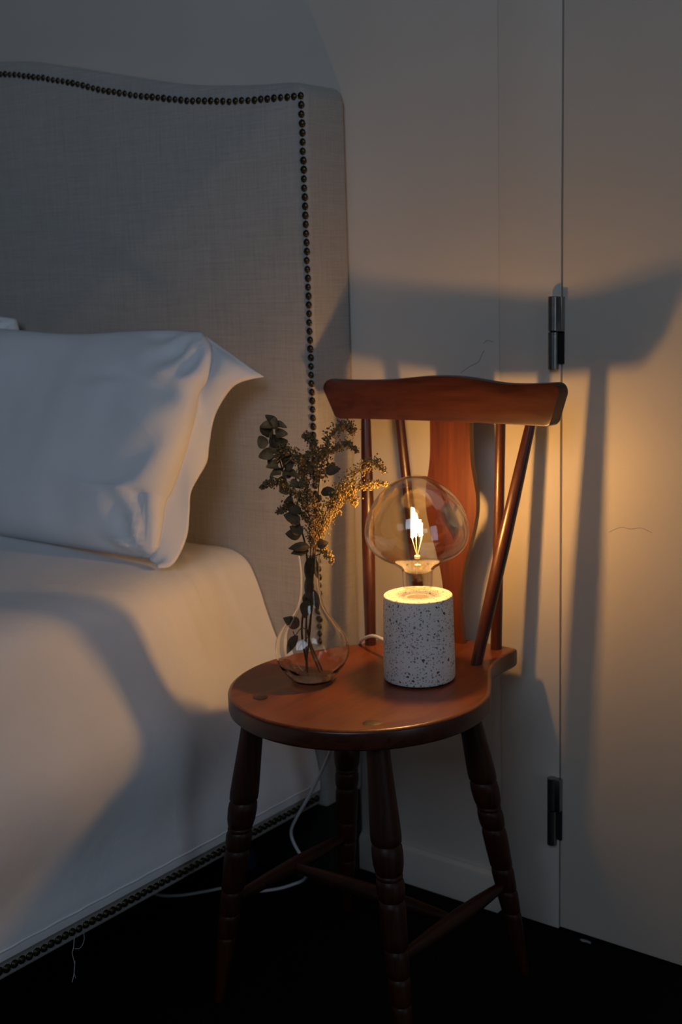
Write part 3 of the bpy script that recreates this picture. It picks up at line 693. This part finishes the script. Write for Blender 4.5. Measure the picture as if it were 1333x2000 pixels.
# eucalyptus-like leafy twig on the left
r0 = Vector(vroot(-.016, .008, .012))
tw = tag(empty('leafy_twig', r0), 'leafy dried twig with dark round leaves leaning to the left of the vase', 'dried leaf twig')
tp = crm([tuple(r0), Q(590, 1230, .004), Q(600, 1140, .003), Q(598, 1075, .003), Q(584, 1020, .0), Q(570, 975, -.002), Q(556, 930, -.004), Q(545, 890, -.006), Q(536, 855, -.006), Q(537, 828, -.006)], 8)
mb = MB(); mb.tube([p - r0 for p in tp], [.0015 * (1 - .5 * i / len(tp)) for i in range(len(tp))], 6); mb.obj('stem', M['stem'], tw)
ev = [(536, 838, -.2, 1.0, .014), (534, 842, -.9, .4, .014), (541, 842, .8, .3, .013), (530, 856, -.7, .8, .015), (541, 858, .9, .35, .014), (528, 872, -.9, .3, .017), (540, 874, .9, .2, .015), (533, 886, -.8, -.4, .016), (545, 886, .8, .4, .014), (541, 898, -.8, -.3, .014), (551, 904, .8, .4, .014), (546, 914, -.9, .3, .014), (556, 916, .9, .5, .015), (552, 928, -.8, .2, .014), (561, 932, .9, .2, .016), (560, 946, -.8, .4, .013), (567, 950, .9, .1, .014), (566, 964, -.7, .3, .012), (574, 980, -.9, .2, .012), (537, 846, .1, .9, .014), (534, 862, -.2, .9, .016), (537, 880, .2, .8, .017), (540, 892, -.1, .8, .015), (547, 908, .1, .8, .015), (554, 924, -.2, .8, .014), (560, 938, .2, .7, .013)]
for k, (px, py, dx, dz, L) in enumerate(ev):
    mb = MB(); d = Vector((.793, .609, 0)) * dx + Vector((0, 0, dz)) + Vector((-.609, .793, 0)) * random.uniform(-.7, .1)
    leaf_mesh(mb, Q(px, py, -.005 + random.uniform(-.003, .003)) - r0, d, Vector((.3 + random.uniform(-.8, .8), -.6, .5 + random.uniform(-.8, .8))), L * .98, L * .50, .95, True); mb.obj('leaf', M['euc'] if k % 3 else M['leaf'], tw, sharp=60)
for px, py, d, dx, dz, L, wd in ((586, 1022, -.008, -.6, .5, .018, .008), (588, 1046, -.006, -.8, .25, .020, .009), (606, 1066, -.013, -1, .10, .028, .007), (604, 1074, -.008, -.9, .0, .024, .006), (624, 1078, .004, .6, .1, .012, .006), (594, 1160, .004, .5, -.8, .020, .007), (606, 1085, -.004, -.15, -1, .040, .006), (612, 1080, -.006, .1, -1, .036, .005), (604, 1120, -.004, -.05, -1, .042, .006), (611, 1150, .0, .2, -1, .030, .006), (602, 1170, -.003, -.3, -1, .026, .008), (585, 1222, .0, -.7, .5, .024, .009), (582, 1240, .0, -.6, -.7, .030, .007), (600, 1180, .0, .6, .4, .018, .006)):
    mb = MB(); dv = Vector((.793, .609, 0)) * dx + Vector((0, 0, dz)) + Vector((-.609, .793, 0)) * -.15
    leaf_mesh(mb, Q(px, py, d) - r0, dv, Vector((.3, -.7, .5)), L, wd, .4); mb.obj('leaf', M['leaf'], tw, sharp=60)
# thin bare twigs crossing inside the vase
r0 = Vector(vroot(.018, -.006, .012))
t2 = tag(empty('dried_twig', r0), 'thin bare dried twig crossing inside the glass body of the vase', 'twig')
mb = MB()
mb.tube([p - r0 for p in crm([tuple(r0), Q(604, 1250, .0), Q(610, 1180, .004), Q(611, 1100, .004), Q(614, 1068, .004)], 6)], .0013, 6); mb.obj('stem', M['stem'], t2)
for pts in ([Q(606, 1232, .0), Q(590, 1222, -.010), Q(578, 1232, -.018), Q(574, 1224, -.02)], [Q(606, 1240, .0), Q(588, 1254, -.010), Q(583, 1262, -.014)]):
    mb = MB(); mb.tube([p - r0 for p in crm(pts, 5)], .0007, 5); mb.obj('branchlet', M['stem'], t2)

# ------------------------------------------------------------------ small things on the floor
mb = MB(); seg = 20; rings = []
for z, r in ((0, .020), (.004, .026), (.022, .030), (.040, .024), (.047, .010)):
    rings.append([(r * math.cos(2 * math.pi * j / seg) * (1 + .08 * math.sin(3 * 2 * math.pi * j / seg + z * 60)), r * .8 * math.sin(2 * math.pi * j / seg), z) for j in range(seg)])
mb.rings(rings); o = mb.obj('bundle', M['blue'], loc=(-1.345, -0.030 - .030, 0.0)); o.location = (-1.365, -0.125, 0)
tag(o, 'small crumpled navy blue cloth in the dark under the bed', 'cloth')
for k, (x, y) in enumerate(((-0.778, -0.012),)):
    mb = MB(); pts = [(-.009, -.001), (-.004, -.004), (.003, -.002), (.010, -.003), (.008, .002), (.001, .003), (-.006, .002)]; n = len(pts)
    mb.add([(a, b, 0.0002) for a, b in pts] + [(a * .9, b * .9, .0016 + .0006 * math.sin(i)) for i, (a, b) in enumerate(pts)], [tuple(range(n))[::-1], tuple(range(n, 2 * n))] + [(j, (j + 1) % n, (j + 1) % n + n, j + n) for j in range(n)])
    o = mb.obj('paint_flake', M['chip'], smooth=False, loc=(x, y, 0)); tag(o, 'tiny pale paint flake lying on the black floor by the door', 'debris')
